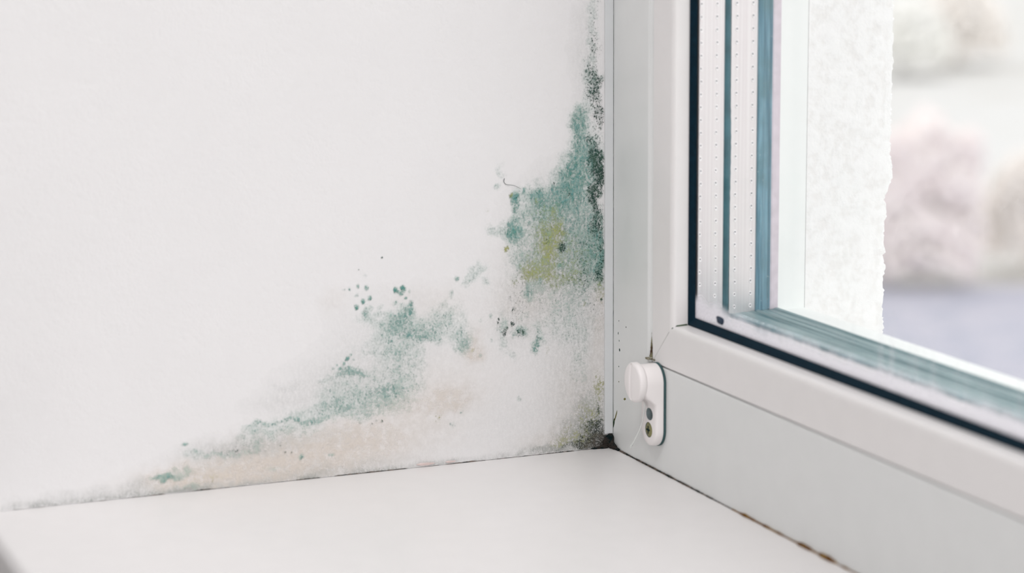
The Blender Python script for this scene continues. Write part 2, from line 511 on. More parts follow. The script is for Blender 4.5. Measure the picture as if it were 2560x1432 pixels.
# condensation on the inner pane: milky along the bottom, uneven upper edge
def condensation():
    xs = np.concatenate([np.arange(82, 140, 0.7), np.arange(140, 520, 2.0)])
    zs = np.concatenate([np.arange(90.2, 118, 0.6), np.arange(118, 140, 2)])
    XX, ZZ = np.meshgrid(xs, zs, indexing='ij')
    h = ZZ - 90.4
    top = 12.5 - 4.0 * np.clip((XX - 84) / 60, 0, 1) + 4.0 * (vnoise(XX, ZZ * 0.5, 9, 51) - 0.5) + 1.2 * (vnoise(XX, ZZ * 0.3, 3, 52) - 0.5)
    top = top + 1.5 * np.clip((XX - 200) / 200, 0, 1)
    d = np.clip((top - h) / 7.5 + 0.35, 0, 1)
    d = d * d * (3 - 2 * d) * 0.93
    # clear gap where the dark seal shows through
    d *= np.clip((np.hypot((XX - GAP[0]) / 3.6, (ZZ - GAP[1]) / 1.9) - 0.75) / 0.4, 0, 1)
    # thin running streaks further along
    st = np.clip((vnoise(XX, ZZ * 0.05, 3.2, 57) - 0.55) * 3, 0, 1) * np.clip((42 - h) / 25, 0, 1) * np.clip((XX - 230) / 60, 0, 1)
    d = np.clip(d + 0.3 * st, 0, 1)
    nx, nz = XX.shape
    v = np.stack([XX, np.full_like(XX, 12.12), ZZ], -1).reshape(-1, 3)
    idx = np.arange(nx * nz).reshape(nx, nz)
    f = np.stack([idx[:-1, :-1], idx[1:, :-1], idx[1:, 1:], idx[:-1, 1:]], -1).reshape(-1, 4)
    keep = d.reshape(-1)[f].max(1) > 0.01
    o = mesh_obj('condensation', v.tolist(), f[keep].tolist(), M_fog, WIN)
    at = o.data.attributes.new('fog', 'FLOAT', 'POINT')
    at.data.foreach_set('value', d.reshape(-1).astype(np.float32))
    return o
GAP = (84.0 + 29.0, 94.2)
tag(condensation(), 'milky condensation droplets along the lower edge of the glass', kind='stuff')

def sealant_blob():
    v, f = [], []
    N = 16
    for s, y in ((1.0, 12.1), (1.0, 11.7), (0.7, 11.3)):
        for k in range(N):
            t = 2 * math.pi * k / N
            q = (abs(math.cos(t)) ** 4 + abs(math.sin(t)) ** 4) ** -0.25
            v.append((GAP[0] + 4.0 * s * q * math.cos(t) * (1 + 0.1 * math.sin(3 * t)), y, GAP[1] + 2.0 * s * q * math.sin(t) - 0.25 * math.cos(t)))
    for i in range(2):
        for k in range(N):
            f.append((i * N + k, i * N + (k + 1) % N, (i + 1) * N + (k + 1) % N, (i + 1) * N + k))
    f += [tuple(range(N)), tuple(range(2 * N, 3 * N))]
    return mesh_obj('sealant_blob', v, f, simple('sealant_dark', '26364a', 0.5, 0.3), WIN, True)
tag(sealant_blob(), 'small dark blob of sealant in the lower glass corner')

# ------------------------------------------------------------------ mould on the wall
BLOBS = {
    'T': [(-33.2,125.2,30.0,30.0,0.15),(-38.3,104.6,22.5,12.5,0.15),(-41.2,129.9,2.0,2.0,0.7),(-53.3,98.7,3.5,4.5,0.25),(-40.2,125.7,2.5,3.0,0.5),(-32.8,110.1,1.8,2.3,0.5),(-45.8,101.6,2.0,2.5,0.4),(-55.5,154.3,1.5,2.0,0.6),(-46.8,151.9,2.0,2.0,0.6),(-59.9,151.3,1.7,1.7,0.8),(-61.9,144.8,1.2,2.0,0.7),(-155.8,40.0,28.3,8.3,0.3),(-179.4,36.5,25.6,5.8,0.3),(-202.8,28.4,20.7,4.1,0.2),(-211.8,33.4,13.7,1.4,0.33),(-202.7,30.7,13.8,1.4,0.27),(-132.0,40.1,14.4,7.2,0.23),(-235.1,18.0,18.1,2.0,0.27),(-250.8,20.7,5.6,1.8,0.33),(-216.7,21.8,6.9,3.2,0.27),(-266.8,9.5,6.7,2.0,0.53),(-258.9,11.4,8.9,1.8,0.4),(-271.7,8.6,4.4,1.1,0.4),(-255.8,2.9,11.2,1.6,0.23),(-205.6,8.6,6.9,1.4,0.33),(-60.4,150.0,2.9,3.4,0.4),(-58.0,140.6,3.4,4.4,0.3),(-11.8,254.9,4.5,15.0,0.2),(-13.5,234.6,5.5,22.5,0.25),(-13.0,212.9,6.3,12.5,0.4),(-20.6,192.6,6.5,11.2,0.75),(-16.8,175.2,11.3,15.1,0.7),(-23.6,162.9,12.5,15.0,0.75),(-28.7,151.6,16.3,13.0,0.72),(-38.1,146.4,12.4,10.0,0.55),(-48.1,151.5,4.9,6.2,0.5),(-60.4,151.1,3.2,5.4,0.5),(-61.7,144.3,2.5,7.9,0.45),(-53.5,147.3,7.4,9.9,0.4),(-61.7,131.7,6.6,7.6,0.95),(-73.3,134.2,6.4,3.4,0.45),(-46.9,135.3,8.7,12.4,0.5),(-60.6,117.7,6.2,12.3,0.32),(-25.7,131.7,15.1,12.6,0.5),(-13.1,123.9,7.6,22.8,0.65),(-8.0,111.9,3.6,17.8,0.7),(-71.5,167.7,3.4,6.1,0.35),(-71.9,158.4,2.2,2.2,0.5),(-50.7,114.8,9.9,12.4,0.4),(-33.3,115.9,15.0,15.0,0.35),(-18.2,107.9,12.6,15.2,0.4),(-48.3,98.3,7.5,6.2,0.3),(-53.3,95.2,4.0,4.0,0.45),(-69.3,77.8,3.0,8.6,0.4),(-57.1,83.1,4.5,3.0,0.35),(-57.7,73.8,5.0,4.0,0.6),(-47.2,69.0,3.5,8.8,0.55),(-48.0,62.7,3.0,5.0,0.6),(-67.6,66.0,3.5,6.9,0.3),(-63.0,60.2,3.0,2.5,0.3),(-33.4,78.5,15.1,12.6,0.22),(-23.3,70.6,15.2,15.2,0.2),(-20.3,49.1,7.6,10.7,0.25),(-25.8,92.0,15.1,10.1,0.25),(-13.1,29.4,6.4,7.7,0.2),(-81.5,112.7,4.9,3.4,0.39),(-87.2,108.0,5.8,3.9,0.39),(-91.3,104.2,3.4,2.9,0.35),(-97.4,106.9,1.5,2.2,0.75),(-99.9,98.6,1.7,2.2,0.5),(-78.7,104.7,2.9,2.9,0.4),(-155.8,107.2,0.9,1.4,0.9),(-150.6,105.9,1.4,1.6,0.9),(-153.1,98.4,1.4,1.6,1),(-156.7,95.1,1.4,1.6,1),(-149.1,99.9,1.4,1.6,0.85),(-160.9,106.0,1.2,1.2,0.6),(-151.4,112.1,1.4,1.2,0.4),(-156.3,102.0,1.4,1.4,0.4),(-164.4,105.6,1.2,0.9,0.4),(-133.6,103.3,1.9,2.1,1),(-129.4,103.9,1.7,1.9,1),(-131.1,101.3,1.9,1.4,0.7),(-128.0,98.2,1.4,1.2,0.75),(-124.9,95.6,1.4,1.9,0.6),(-134.2,96.1,1.7,1.9,0.6),(-130.4,95.1,1.9,1.4,0.5),(-125.6,102.3,1.0,1.2,0.4),(-149.9,92.7,3.3,3.8,0.58),(-143.0,94.3,2.4,1.9,0.4),(-143.1,90.9,2.4,1.4,0.4),(-126.4,91.0,4.8,3.3,0.74),(-130.1,86.0,10.0,7.1,0.48),(-134.9,83.6,13.1,7.1,0.39),(-145.5,87.2,9.4,4.7,0.23),(-154.9,89.0,5.9,2.3,0.23),(-141.4,78.6,10.0,3.8,0.39),(-126.7,76.1,4.3,1.2,0.47),(-137.4,74.0,3.3,1.4,0.47),(-121.8,78.5,12.0,7.2,0.35),(-102.4,88.4,10.9,7.3,0.35),(-108.6,79.7,14.5,7.7,0.39),(-95.3,72.9,7.3,7.3,0.47),(-93.7,66.5,5.4,4.4,0.51),(-117.1,75.3,9.6,4.3,0.39),(-143.4,71.0,21.3,5.2,0.23),(-131.6,67.8,14.3,7.2,0.31),(-117.3,62.0,2.4,6.0,0.35),(-162.6,66.5,1.2,1.4,0.9),(-164.8,64.1,0.9,1.2,0.8),(-160.7,68.8,0.7,0.9,0.8),(-169.0,63.6,0.9,0.7,0.6),(-167.2,61.6,1.2,0.9,0.8),(-171.4,61.5,0.9,0.9,0.5),(-158.9,65.7,0.9,0.9,0.5),(-165.9,65.4,0.7,0.7,0.6),(-163.0,59.0,8.4,4.0,0.58),(-176.6,56.7,5.8,1.6,0.39),(-155.5,57.9,5.9,3.8,0.39),(-146.1,50.6,30.8,10.0,0.28),(-130.5,58.5,14.3,12.0,0.27),(-172.1,48.4,10.5,7.0,0.23),(-155.8,42.3,18.9,5.9,0.23),(-135.5,46.9,14.3,4.3,0.31),(-188.7,33.9,13.9,2.3,0.31),(-155.9,33.1,16.5,3.5,0.2),(-216.4,33.8,6.8,1.6,0.27),(-204.9,34.3,13.8,1.4,0.27),(-189.9,34.0,9.3,1.4,0.33),(-218.3,31.5,9.1,2.3,0.27),(-225.8,25.0,5.7,3.2,0.2),(-215.6,22.4,2.7,4.1,0.27),(-253.0,20.9,5.6,2.2,0.3),(-239.6,18.4,11.3,2.3,0.27),(-216.8,18.4,11.4,2.7,0.13),(-256.7,26.9,2.0,1.3,0.85),(-266.8,9.9,6.7,2.0,0.43),(-257.8,11.2,6.3,1.8,0.3),(-269.1,8.6,6.2,1.8,0.33),(-207.9,8.6,3.5,1.4,0.33),(-190.4,13.5,1.6,1.9,0.68),(-173.1,12.9,2.1,1.6,0.7),(-255.8,2.5,9.0,1.8,0.2),(-228.7,0.3,9.1,1.4,0.2),(-58.7,34.0,1.5,1.5,0.4),(-59.4,35.5,0.7,1.2,0.5),(-94.6,29.7,1.5,1.2,0.35),(-100.3,22.8,2.0,1.5,0.35),(-76.9,84.2,1.7,2.0,0.4),(-83.0,82.3,1.5,1.5,0.3),(-82.7,62.3,1.0,1.0,0.5),(-75.8,70.1,1.2,1.2,0.3),(-94.6,142.8,3.4,2.9,0.12),(-216.6,27.5,9.1,3.2,0.2),(-193.5,28.7,13.9,3.2,0.17),(-174.6,39.4,14.0,4.7,0.2)],
    'B': [(-235.3,8.9,34.0,6.3,0.56),(-260.2,7.0,15.6,5.4,0.52),(-203.1,12.5,30.0,12.0,0.48),(-172.8,16.3,30.5,10.6,0.44),(-156.1,23.9,21.3,9.5,0.28),(-100.6,37.3,11.0,6.8,0.32),(-87.3,69.2,4.9,7.3,0.32),(-85.6,63.5,5.4,3.4,0.52),(-110.3,38.2,21.8,7.3,0.24),(-42.0,114.2,20.0,22.4,0.24),(-117.8,24.9,24.2,12.1,0.16),(-58.3,87.4,19.8,12.4,0.14),(-169.9,99.9,7.0,6.5,0.1),(-128.7,99.6,11.9,4.8,0.08),(-144.4,13.5,28.6,11.9,0.2),(-107.2,93.4,14.5,9.6,0.12),(-20.8,30.1,17.9,23.0,0.2),(-33.6,7.4,20.3,6.3,0.24),(-214.9,4.5,45.9,4.6,0.36),(-107.7,49.6,36.4,14.5,0.12),(-8.0,76.5,5.1,30.6,0.24),(-136.8,38.3,14.3,4.8,0.2)],
    'G': [(-33.2,125.2,25.0,27.5,0.19),(-50.8,103.2,14.9,14.9,0.13),(-13.1,17.4,11.5,15.4,0.42),(-15.7,8.0,15.4,7.7,0.48),(-33.6,3.8,20.3,2.5,0.36),(-33.4,78.5,35.2,27.7,0.09),(-20.8,42.0,22.9,33.1,0.09),(-13.1,100.5,12.7,30.5,0.13),(-58.7,21.7,55.0,20.0,0.05),(-167.4,47.9,37.5,14.1,0.09),(-230.5,19.8,24.9,5.9,0.19),(-308.9,3.6,36.9,3.5,0.13),(-283.6,6.7,6.6,3.1,0.15),(-198.7,53.4,6.0,2.3,0.09),(-202.4,44.3,18.4,4.6,0.06),(-28.2,120.2,22.6,35.2,0.1),(-131.4,76.9,35.8,21.5,0.09),(-168.3,4.3,42.4,4.7,0.12),(-15.5,227.8,10.0,39.9,0.08),(-249.2,0.2,33.7,2.2,0.24),(-63.3,80.8,12.4,14.9,0.08),(-160.2,58.7,28.2,11.8,0.07),(-202.9,23.9,34.6,5.8,0.12)],
    'O': [(-23.4,10.0,12.8,6.6,0.3),(-13.1,19.8,9.2,9.2,0.3),(-9.3,33.8,4.1,10.3,0.25),(-36.9,142.1,4.0,6.0,0.6),(-34.0,131.8,5.0,8.0,0.6),(-43.7,128.7,7.0,9.5,0.75),(-34.5,127.2,6.3,6.3,0.6),(-40.7,120.6,5.0,7.5,0.5),(-50.7,112.5,7.4,7.4,0.55),(-40.8,113.6,6.2,10.5,0.55),(-52.0,105.1,6.2,5.0,0.6),(-43.3,105.0,7.5,6.2,0.4),(-23.2,115.2,15.1,15.1,0.25),(-45.6,142.2,7.4,7.4,0.25),(-66.7,122.1,1.5,1.7,0.85),(-63.3,152.4,1.0,1.2,0.7),(-48.8,147.7,1.2,1.5,0.5),(-78.1,144.8,1.0,1.2,0.3),(-41.5,61.5,1.3,2.0,0.45),(-110.4,28.9,3.4,2.4,0.35),(-8.0,38.5,5.1,6.4,0.4),(-15.7,24.8,7.7,6.4,0.2),(-19.6,8.4,10.2,4.1,0.3),(-28.5,5.7,12.7,3.1,0.3),(-244.5,6.5,13.5,4.5,0.2),(-32.0,104.2,12.6,7.5,0.35),(-18.2,86.8,1.3,2.0,0.4),(-86.8,65.7,1.5,1.2,0.5),(-60.7,103.9,4.9,4.0,0.25),(-23.2,101.2,10.1,7.6,0.2),(-8.0,93.1,3.6,7.6,0.4)],
    'D': [(-202.9,22.0,0.5,1.8,0.6),(-200.3,16.8,0.5,1.4,0.7),(-196.8,16.4,0.5,1.2,0.7),(-211.7,19.0,0.5,1.4,0.6),(-193.7,19.5,0.5,0.9,0.5),(-191.0,18.4,0.7,0.5,0.6),(-221.4,19.3,5.7,0.5,0.35),(-240.1,-1.5,6.8,0.5,0.5),(-217.3,-1.6,11.5,0.5,0.4),(-10.6,8.7,10.8,6.7,0.72),(-15.7,4.2,15.4,3.1,0.8),(-7.5,5.3,7.2,4.6,1),(-28.5,2.6,12.7,1.5,0.5),(-15.7,15.2,7.7,5.1,0.45),(-8.0,19.3,4.1,10.3,0.45),(-9.5,167.9,4.0,15.1,0.55),(-11.1,151.8,4.0,12.6,0.4),(-8.8,126.0,3.0,27.9,0.35),(-10.5,252.6,4.0,17.5,0.34),(-12.5,232.2,5.0,15.0,0.44),(-11.3,216.2,5.5,10.0,0.62),(-10.5,204.8,5.0,12.5,0.62),(-16.8,216.5,4.5,10.0,0.3),(-9.3,193.2,4.0,10.1,0.5),(-10.5,172.6,3.5,10.1,0.85),(-9.3,163.3,3.8,8.8,0.98),(-13.3,165.8,2.3,12.6,0.6),(-8.8,155.1,3.3,6.3,0.75),(-14.3,181.5,2.5,4.0,0.5),(-12.6,148.4,3.3,6.6,1),(-32.7,121.2,2.8,2.8,0.8),(-12.1,137.9,2.0,10.1,0.4),(-12.1,136.7,2.5,8.9,0.7),(-13.1,130.5,2.8,5.1,0.6),(-8.0,123.6,2.5,15.2,0.45),(-7.3,109.5,2.3,12.7,0.65),(-8.0,102.5,2.8,5.1,0.75),(-27.6,152.0,1.3,1.3,1),(-32.7,121.2,2.3,2.5,0.75),(-29.2,130.5,2.3,2.3,0.42),(-42.0,125.8,2.0,2.0,0.5),(-37.4,158.3,1.0,1.0,0.8),(-31.9,168.6,1.2,2.2,0.45),(-30.1,162.1,1.5,1.2,0.5),(-64.5,93.7,1.0,2.0,0.65),(-62.8,87.8,0.7,2.2,0.75),(-70.7,80.2,1.7,3.5,0.7),(-67.6,74.6,2.2,3.0,0.85),(-62.8,78.7,1.7,2.0,0.75),(-57.9,72.9,3.0,3.0,0.7),(-47.2,69.0,2.0,3.5,0.4),(-7.3,88.5,1.0,1.0,1),(-5.5,79.9,0.8,0.8,0.8),(-11.9,14.9,7.7,3.1,0.5),(-12.6,8.9,9.0,4.1,0.78),(-8.0,6.1,6.2,4.6,0.95),(-18.3,4.7,7.7,2.0,0.55),(-9.3,17.3,3.6,0.8,0.7),(-190.4,13.3,0.9,1.4,0.75),(-227.7,20.4,0.7,0.7,1),(-141.4,122.0,0.9,0.9,0.95),(-155.1,116.2,0.9,0.7,0.75),(-146.0,29.4,1.4,1.2,0.75),(-142.9,28.4,1.0,1.7,0.75),(-156.7,29.3,0.7,0.5,0.8),(-149.4,27.9,1.4,0.9,0.6),(-236.2,19.6,10.2,0.5,0.5),(-130.1,88.9,0.5,0.5,1),(-53.3,97.5,1.2,2.0,0.5),(-60.4,151.1,1.2,1.2,0.75),(-61.7,145.0,1.0,1.2,0.7),(-46.8,152.2,1.0,1.2,0.5),(-45.6,151.4,1.0,1.0,0.5),(-42.1,88.5,10.0,15.0,0.16),(-25.7,120.1,17.6,22.6,0.22),(-16.9,114.8,7.6,20.2,0.35),(-58.3,99.0,7.4,9.9,0.25),(-23.2,101.2,15.1,10.1,0.25),(-60.8,84.1,6.2,9.9,0.3),(-64.1,151.3,2.0,2.9,0.35),(-72.6,157.5,1.2,1.2,0.3),(-13.1,86.4,7.6,15.3,0.22),(-33.4,66.7,15.1,12.6,0.12),(-58.1,117.6,7.4,14.8,0.18),(-264.6,10.1,5.6,1.3,0.35),(-9.3,27.8,2.6,2.6,0.4),(-8.0,22.9,2.1,3.6,0.45),(-38.1,155.6,3.0,3.5,0.25),(-43.2,132.8,9.9,9.9,0.25),(-15.6,183.2,3.5,3.0,0.35)],
}

STEP = 0.8
ya = np.arange(-358, -0.1 + STEP, STEP)
za = np.arange(0.4, 300, STEP)
YY, ZZ = np.meshgrid(ya, za, indexing='ij')
wy = YY + 3.4 * (vnoise(YY, ZZ, 9, 101) - 0.5) + 3.0 * (vnoise(YY, ZZ, 3.5, 102) - 0.5) + 1.5 * (vnoise(YY, ZZ, 1.7, 105) - 0.5)
wz = ZZ + 3.4 * (vnoise(YY, ZZ, 9, 103) - 0.5) + 3.0 * (vnoise(YY, ZZ, 3.5, 104) - 0.5) + 1.5 * (vnoise(YY, ZZ, 1.7, 106) - 0.5)
def paint(kind, blobs):
    den = np.zeros_like(YY)
    for by, bz, rx, ry, s in blobs:
        big = min(1.0, max(rx, ry) / 5.0)              # small colonies keep their outline
        R = max(rx, ry) * (2.2 if kind in 'BG' else 1.8) + 4
        m0 = (np.abs(YY[:, 0] - by) < R); m1 = (np.abs(ZZ[0] - bz) < R)
        if not m0.any() or not m1.any(): continue
        sl_ = np.ix_(m0, m1)
        qy = YY[sl_] + (wy[sl_] - YY[sl_]) * big
        qz = ZZ[sl_] + (wz[sl_] - ZZ[sl_]) * big
        d = np.hypot((qy - by) / max(rx, 0.7), (qz - bz) / max(ry, 0.7))
        if kind in 'BG':
            t = np.exp(-(d * 0.95) ** 2) * s
        else:
            wd = 0.9 + 0.55 * big
            t = np.clip((1.05 + wd * 0.36 - d) / wd, 0, 1)
            t = t * t * (3 - 2 * t) * s
        den[sl_] = 1 - (1 - den[sl_]) * (1 - t)
    return den
LY = {k: paint(k, v) for k, v in BLOBS.items()}
edge = np.clip((-4.6 - YY) / 1.2, 0, 1)               # the plastic strip covers the last 5 mm
low = np.clip((ZZ - 0.2) / 1.0, 0, 1)
for k in LY: LY[k] = LY[k] * np.clip(edge + (ZZ < 8) * 1.0, 0, 1)
# grime line just above the sill
LY['G'] = np.clip(LY['G'] + 0.35 * np.clip((3.0 + 2.5 * vnoise(YY, ZZ * 0, 8, 33) - ZZ) / 3, 0, 1) * vnoise(YY, ZZ, 5, 34), 0, 1)
ANY = sum(LY.values())
idx = np.arange(YY.size).reshape(YY.shape)
FQ = np.stack([idx[:-1, :-1], idx[1:, :-1], idx[1:, 1:], idx[:-1, 1:]], -1).reshape(-1, 4)
FQ = FQ[ANY.reshape(-1)[FQ].max(1) > 0.02]
fy = YY.reshape(-1)[FQ].mean(1); fz = ZZ.reshape(-1)[FQ].mean(1)
relief = 0.12 + 0.25 * np.clip(LY['D'] + 0.5 * LY['T'] + 0.5 * LY['O'], 0, 1) * (0.5 + vnoise(YY, ZZ, 1.6, 77))
VERT = np.stack([relief, YY, ZZ], -1).reshape(-1, 3)
COLF = np.stack([LY['T'], LY['B'], LY['G'], np.ones_like(YY)], -1).reshape(-1, 4).astype(np.float32)
COLS = np.stack([LY['O'], LY['D'], np.exp(-((YY + 8) / 24) ** 2 - (ZZ / 20) ** 2), np.ones_like(YY)], -1).reshape(-1, 4).astype(np.float32)
def mould_piece(name, mask, label, cat, group=None, kind=None):
    f = FQ[mask]
    if len(f) == 0: return None
    used, inv = np.unique(f, return_inverse=True)
    me = bpy.data.meshes.new(name)
    me.from_pydata((VERT[used] * MM).tolist(), [], inv.reshape(-1, 4).tolist())
    me.update()
    me.polygons.foreach_set('use_smooth', [True] * len(me.polygons))
    for nm, src in (('film', COLF), ('speck', COLS)):
        a = me.attributes.new(nm, 'FLOAT_COLOR', 'POINT')
        a.data.foreach_set('color', src[used].reshape(-1))
    me.materials.append(M_mould)
    if me.polygons and me.polygons[0].normal.x < 0: me.flip_normals()
    o = bpy.data.objects.new(name, me)
    COL.objects.link(o)
    return tag(o, label, cat, group, kind)
left = np.ones(len(FQ), bool)
SPOTS = [  # y, z, radius, label
    (-143.0, 110.0, 3.5, 'tiny dark speck alone on the clean wall above the middle mould patch'),
    (-157.5, 102.5, 3.0, 'tiny brown speck just up-left of the round teal colonies'),
    (-257.5, 24.5, 4.0, 'small teal-green mould dot standing apart at the far left of the lowest mould band'),
    (-90.0, 139.5, 5.0, 'very faint grey-green smudge left of the dense teal square'),
    (-70.5, 166.0, 9.0, 'pale green vertical smear with a hair hooked beside it'),
    (-63.0, 118.5, 2.6, 'round yellow mould dot below the dense teal square'),
    (-185.0, 16.5, 4.0, 'dark green mould dot, left of the two near the sill'),
    (-167.5, 16.5, 4.0, 'pale green mould dot, right of the two near the sill'),
]
#@SPOTS@
for sy, sz, sr, lab in SPOTS:
    mk = left & (np.hypot(fy - sy, fz - sz) < sr)
    mould_piece('mould_spot', mk, lab, 'mould spot', 'isolated mould spots on the wall'); left &= ~mk
for nm, test, lab in (
    ('mould_patch', (fz > 186) & (fy > -40), 'strip of black-green mould specks climbing the wall beside the window frame'),
    ('mould_patch', (fz < 38) & (fy > -42) , 'dark olive and black mould in the bottom corner where wall, sill and frame meet'),
    ('mould_patch', (fy > -78) & (fz > 97), 'tall dense teal, yellow and dark green mould patch beside the window frame'),
    ('mould_patch', (fy > -72), 'sparse grey-green mould with dark dripping spots under the tall dense patch'),
    ('mould_patch', (fz > 36 + (-fy - 72) * 0.06 - 8) & (fy > -215) & (fz > 0.19 * (fy + 215) + 22), 'soft teal mould patch with round colonies in the middle of the wall'),
    ('mould_patch', (fy > -290) & (fy <= 0), 'beige and green-grey mould band low on the wall above the sill'),
    ('mould_patch', fy <= -290, 'faint grey grime along the bottom left of the wall'),
):
    mk = left & test
    mould_piece(nm, mk, lab, 'mould'); left &= ~mk

# ------------------------------------------------------------------ dirty joints
def grime_mat(name, c1, c2):
    return simple(name, c1, 0.85, 0.1, var=0.3, vscale=400) if c2 is None else _grime2(name, c1, c2)
def _grime2(name, c1, c2):
    b = NB(name)
    c = b.mix(b.smooth(b.noise(220, 4, 0.6), 0.4, 0.62), lin(c1), lin(c2))
    return b.done(b.bsdf(c, 0.85, 0.1, 0, b.bump(b.noise(900, 4, 0.65), 1.0, 0.0012)))
M_seam = _grime2('grime_dark', '2c3331', '7d6f66')
M_seamg = _grime2('grime_green', '12302b', '4d5f45')
M_rust = _grime2('grime_rust', '6e4a22', '94733f')
M_clump = _grime2('grime_clump', '0f2224', '3d3733')

def seam(name, path, radii, mat, label, cat):
    """irregular crumbly bead of dirt along a polyline; radius 0 breaks it"""
    v, f = [], []
    N = 6
    for i, (p, r) in enumerate(zip(path, radii)):
        p = Vector(p)
        t = (Vector(path[min(i + 1, len(path) - 1)]) - Vector(path[max(i - 1, 0)])).normalized()
        a = t.cross(Vector((0.37, 0.2, 0.9)) if abs(t.z) < 0.8 else Vector((1, 0.3, 0))).normalized()
        b_ = t.cross(a)
        for k in range(N):
            th = 2 * math.pi * k / N
            q = p + (a * math.cos(th) + b_ * math.sin(th)) * max(r, 0.004) * random.uniform(0.75, 1.25)
            v.append(tuple(q))
    for i in range(len(path) - 1):
        if radii[i] <= 0 or radii[i + 1] <= 0: continue
        for k in range(N):
            f.append((i * N + k, i * N + (k + 1) % N, (i + 1) * N + (k + 1) % N, (i + 1) * N + k))
    return tag(mesh_obj(name, v, f, mat, None, True), label, cat)

ys = np.arange(-352, -9, 0.9)
r = 0.10 + 0.42 * np.clip(vnoise(ys, ys * 0, 7, 61) - 0.25, 0, 1) + 0.25 * np.clip(vnoise(ys, ys * 0, 2.2, 62) - 0.4, 0, 1)
r *= np.clip((ys + 360) / 150, 0.3, 1)
r *= np.where((vnoise(ys, ys * 0, 11, 63) < 0.3), 0.35, 1.0)
r += 0.35 * np.clip(1 - np.abs(ys + 150) / 14, 0, 1) + 0.3 * np.clip(1 - np.abs(ys + 248) / 6, 0, 1)
seam('dirt_line', [(0.1, y, 0.08) for y in ys], r.tolist(), M_seam, 'thin broken dark dirt line where the wall meets the sill', 'dirt')
xs = np.arange(12, 152, 0.8)
r = 0.42 + 0.35 * vnoise(xs, xs * 0, 6, 64) + 0.3 * np.clip(vnoise(xs, xs * 0, 2.5, 65) - 0.5, 0, 1)
r *= np.clip((190 - xs) / 90, 0.45, 1)
seam('dirt_line', [(x, -0.35, 0.12) for x in xs], r.tolist(), M_seam, 'dark dirt line between sill and window frame, nearest the corner', 'dirt')
xs = np.arange(152, 345, 0.8)
def clump(c, wd, h): return h * np.clip(1 - ((xs - c) / wd) ** 2, 0, 1) ** 0.5
r = 0.30 + 0.4 * vnoise(xs, xs * 0, 5, 66) + clump(168, 4, .5) + clump(172, 12, .4) + clump(192, 5, .4) + clump(231, 7, 1.1) + clump(253, 9, 1.1) + clump(205, 4, .3)
seam('dirt_line', [(x, -0.35, 0.15) for x in xs], r.tolist(), M_rust, 'rusty brown dirt line with lumps between sill and window frame, front part', 'dirt')
zs = np.arange(9.5, 300, 0.9)
r = 0.16 + 0.24 * np.clip(vnoise(zs, zs * 0, 14, 67) - 0.3, 0, 1) + 0.25 * np.clip(1 - np.abs(zs - 82) / 18, 0, 1) + 0.2 * np.clip(1 - np.abs(zs - 20) / 9, 0, 1)+ 0.12 * np.clip(1 - np.abs(zs - 120) / 14, 0, 1)
r *= np.where(vnoise(zs, zs * 0, 5, 68) < 0.18, 0.5, 1.0)
seam('dirt_line', [(1.0, -0.12, z) for z in zs], r.tolist(), M_seamg, 'thin dark green vertical line between plastic strip and window frame', 'dirt')
zs = np.arange(62, 78, 0.6)
r = np.clip(1.25 * (1 - (zs - 62) / 14), 0.06, 2) * (0.8 + 0.4 * vnoise(zs, zs * 0, 2, 69))
seam('dirt_line', [(51.0 - 0.5 * max(0, (70 - z) / 8), 0.75, z) for z in zs], r.tolist(), _grime2('grime_olive', '5a4638', 'a09a7c'), 'olive brown dirt filling the groove above the blind clip', 'dirt')

def lump(name, pts, mat, label, cat, seed=1):
    """dirt clump: overlapping rough pebbles welded in one mesh"""
    bm = bmesh.new()
    for (x, y, z, rx, ry, rz) in pts:
        ret = bmesh.ops.create_icosphere(bm, subdivisions=3, radius=1)
        for vv in ret['verts']:
            c = vv.co.copy()
            n = 1 + 0.22 * math.sin(5 * c.x + seed) * math.sin(4 * c.y + 2 * seed) + 0.15 * math.sin(9 * c.z + 7 * c.x + seed) + random.uniform(-.06, .06)
            vv.co = Vector(((x + c.x * rx * n), (y + c.y * ry * n), (z + c.z * rz * n))) * MM
    me = bpy.data.meshes.new(name); bm.to_mesh(me); bm.free()
    me.materials.append(mat)
    o = bpy.data.objects.new(name, me); COL.objects.link(o)
    return tag(o, label, cat)
lump('mould_clump', [(1.8, -2.6, 5.6, 1.7, 2.6, 2.9), (2.4, -1.9, 2.4, 2.2, 1.9, 2.3), (5.0, -1.5, 1.6, 3.2, 1.5, 1.6), (8.6, -0.9, .8, 3.2, .9, .8), (1.2, -6.0, 1.0, 1.2, 3.2, 1.0), (1.0, -4.6, 3.6, 1.0, 2.0, 2.2), (0.8, -10, .5, .7, 3.5, .6)],
     M_clump, 'crumbly black-brown mould clump in the very corner under the plastic strip', 'mould', 3)
lump('dirt_crumb', [(50.3, -1.0, 62.6, 2.6, 1.0, 0.7), (53.5, -.5, 63.4, 1.2, .6, .6), (56.5, -.4, 62.9, 1.0, .5, .5)], _grime2('grime_pale', '8a8470', 'b9b5a3'), 'olive dirt crumb lying on top of the blind clip', 'dirt', 5)

